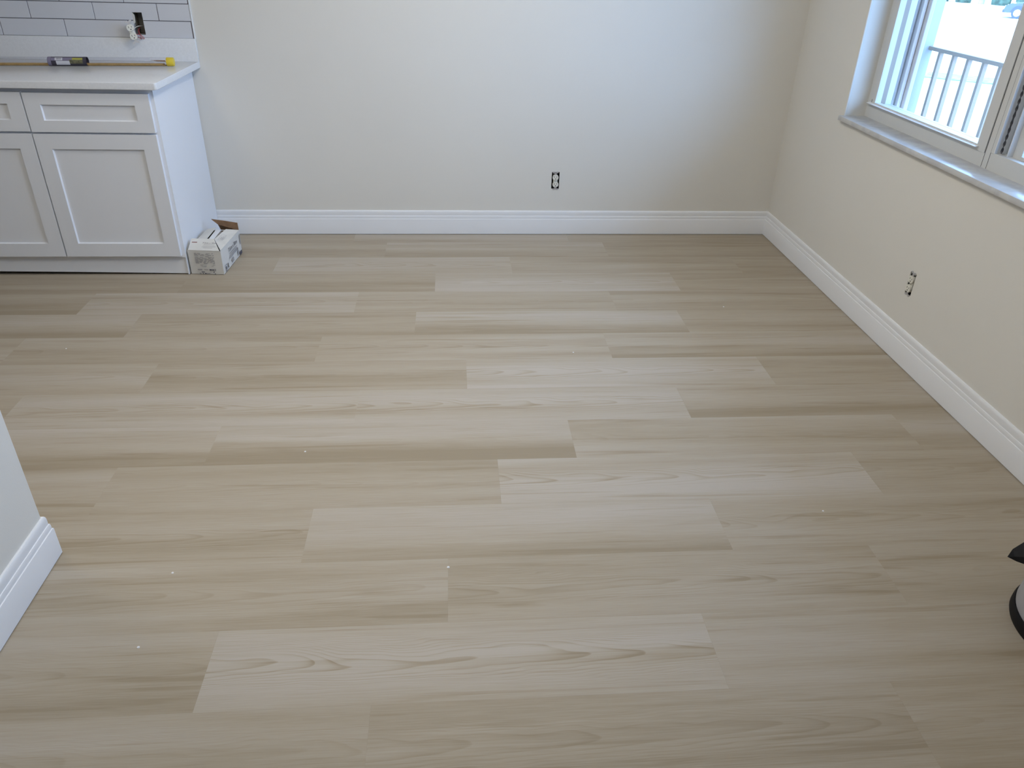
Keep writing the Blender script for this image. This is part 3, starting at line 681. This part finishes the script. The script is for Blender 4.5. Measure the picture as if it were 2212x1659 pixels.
solo('verge', MB().box(-2.2, 2.6, -0.8, 0.8, 0, 0.04), M['grass'], (0, 0, 0), 'pale strip of grass across the parking lot', 'grass')
vg = bpy.data.objects['verge']; vg.location = (18.4, 24.9, ZG); vg.rotation_euler = (0, 0, math.radians(-38)); vg['kind'] = 'stuff'

def shrub(p, s, label, seed):
    bm = bmesh.new(); bmesh.ops.create_icosphere(bm, subdivisions=4, radius=1.0); rr = random.Random(seed)
    lobes = [(Vector((rr.uniform(-1, 1), rr.uniform(-1, 1), rr.uniform(-.3, 1))).normalized(), rr.uniform(0.1, 0.3)) for _ in range(24)]
    for v in bm.verts:
        n = v.co.normalized(); k = 0.85
        for d, a in lobes: k += a*max(0, n.dot(d)-0.75)*3
        k += rr.uniform(-0.05, 0.05)
        v.co = Vector((n.x*k*s[0], n.y*k*s[1], max(-0.3, n.z*k)*s[2]))
    me = bpy.data.meshes.new('shrub'); bm.to_mesh(me); bm.free()
    o = link('hedge_shrub', me, M['leaf']); o.location = (p[0], p[1], ZG+0.3*s[2]); return tag(o, label, 'shrub', 'far shrubs beyond the parking lot')
shrub((44.2, 72.5, 0), (0.62, 0.9, 3.2), 'blurred green shrub nearest the porch column across the parking lot', 1)
shrub((45.3, 71.0, 0), (0.62, 0.9, 3.4), 'blurred green shrub left of the white post across the parking lot', 2)
shrub((47.2, 68.2, 0), (0.62, 0.9, 3.6), 'blurred green shrub right of the white post across the parking lot', 3)
shrub((48.3, 66.6, 0), (0.62, 0.9, 3.4), 'blurred green shrub behind the parked dark car', 4)
solo('lot_post', MB().tube([(46.0, 69.2, ZG), (46.0, 69.2, ZG+0.05), (46.0, 69.2, ZG+5)], [0.30, 0.27, 0.24], 16), M['stucco'], (46.0, 69.2, ZG), 'white post between the far shrubs', 'post', 60)

def car(loc, rot, body, label, roofm):
    root = bpy.data.objects.new('parked_car', None); col.objects.link(root); tag(root, label, 'car')
    # x: length (front at +x), y: width, z: up
    side = [(-2.25, .42), (-2.30, .75), (-2.22, 1.02), (-0.9, 1.08), (0.95, 1.05), (1.95, .95), (2.22, .82), (2.28, .55), (2.20, .36)]
    def loft(mb, prof, w0, w1=None):
        w1 = w1 or w0; zs = [q[1] for q in prof]; a, b = min(zs), max(zs)
        f = lambda z: w0+(w1-w0)*((z-a)/(b-a))
        mb.prism(prof, lambda u, v: -f(v), lambda u, v: f(v), lambda u, v, t_: (u, t_, v)); return mb
    bd = link('body', loft(MB(), side, 0.90, 0.86).mesh('body', 40), body, root)
    cab = [(-2.15, 1.02), (-1.95, 1.66), (-0.2, 1.72), (0.35, 1.66), (1.02, 1.03)]
    gl = link('cabin_glass', loft(MB(), cab, 0.84, 0.68).mesh('cabin_glass', 40), M['carglass'], root)
    link('roof', MB().box(-1.95, 0.28, -0.70, 0.70, 1.66, 1.76, 0.04).mesh('roof', 40), roofm, root)
    for x in (-1.40, 1.38):
        for s in (-1, 1):
            wh = link('wheel', MB().prism([(0.37*math.cos(a*math.pi/16), 0.37*math.sin(a*math.pi/16)) for a in range(32)], s*0.72, s*0.93, lambda u, v, t_: (x+u, t_, 0.37+v)).mesh('wheel', 40), M['tyre'], root)
            link('hub_cap', MB().prism([(0.235*math.cos(a*math.pi/12), 0.235*math.sin(a*math.pi/12)) for a in range(24)], s*0.90, s*0.945, lambda u, v, t_: (x+u, t_, 0.37+v)).mesh('hub_cap', 40), M['hub'], wh)
            link('wheel_arch', MB().prism([(0.44*math.cos(a*math.pi/12), 0.44*math.sin(a*math.pi/12)) for a in range(13)]+[(-0.40, 0), (0.40, 0)], s*0.86, s*0.905, lambda u, v, t_: (x+u, t_, 0.40+v)).mesh('wheel_arch', 40), M['tyre'], root)
    for s in (-1, 1): link('headlight', MB().box(2.12, 2.27, s*0.72-0.14, s*0.72+0.14, .68, .82, 0.02).mesh('headlight'), M['carwhite'], root)
    link('bumper', MB().box(2.15, 2.36, -0.88, 0.88, .36, .56, 0.04).mesh('bumper', 40), M['tyre'], root)
    root.location = loc; root.rotation_euler = (0, 0, rot)
    return root
car((40.6, 53.7, ZG), math.radians(140), M['carblue'], 'dark parked car with a pale wheel seen through the window', M['carwhite'])
car((14.8, 13.7, ZG), math.radians(145), M['carsilver'], 'pale parked car glimpsed through the right-hand sash', M['carsilver'])
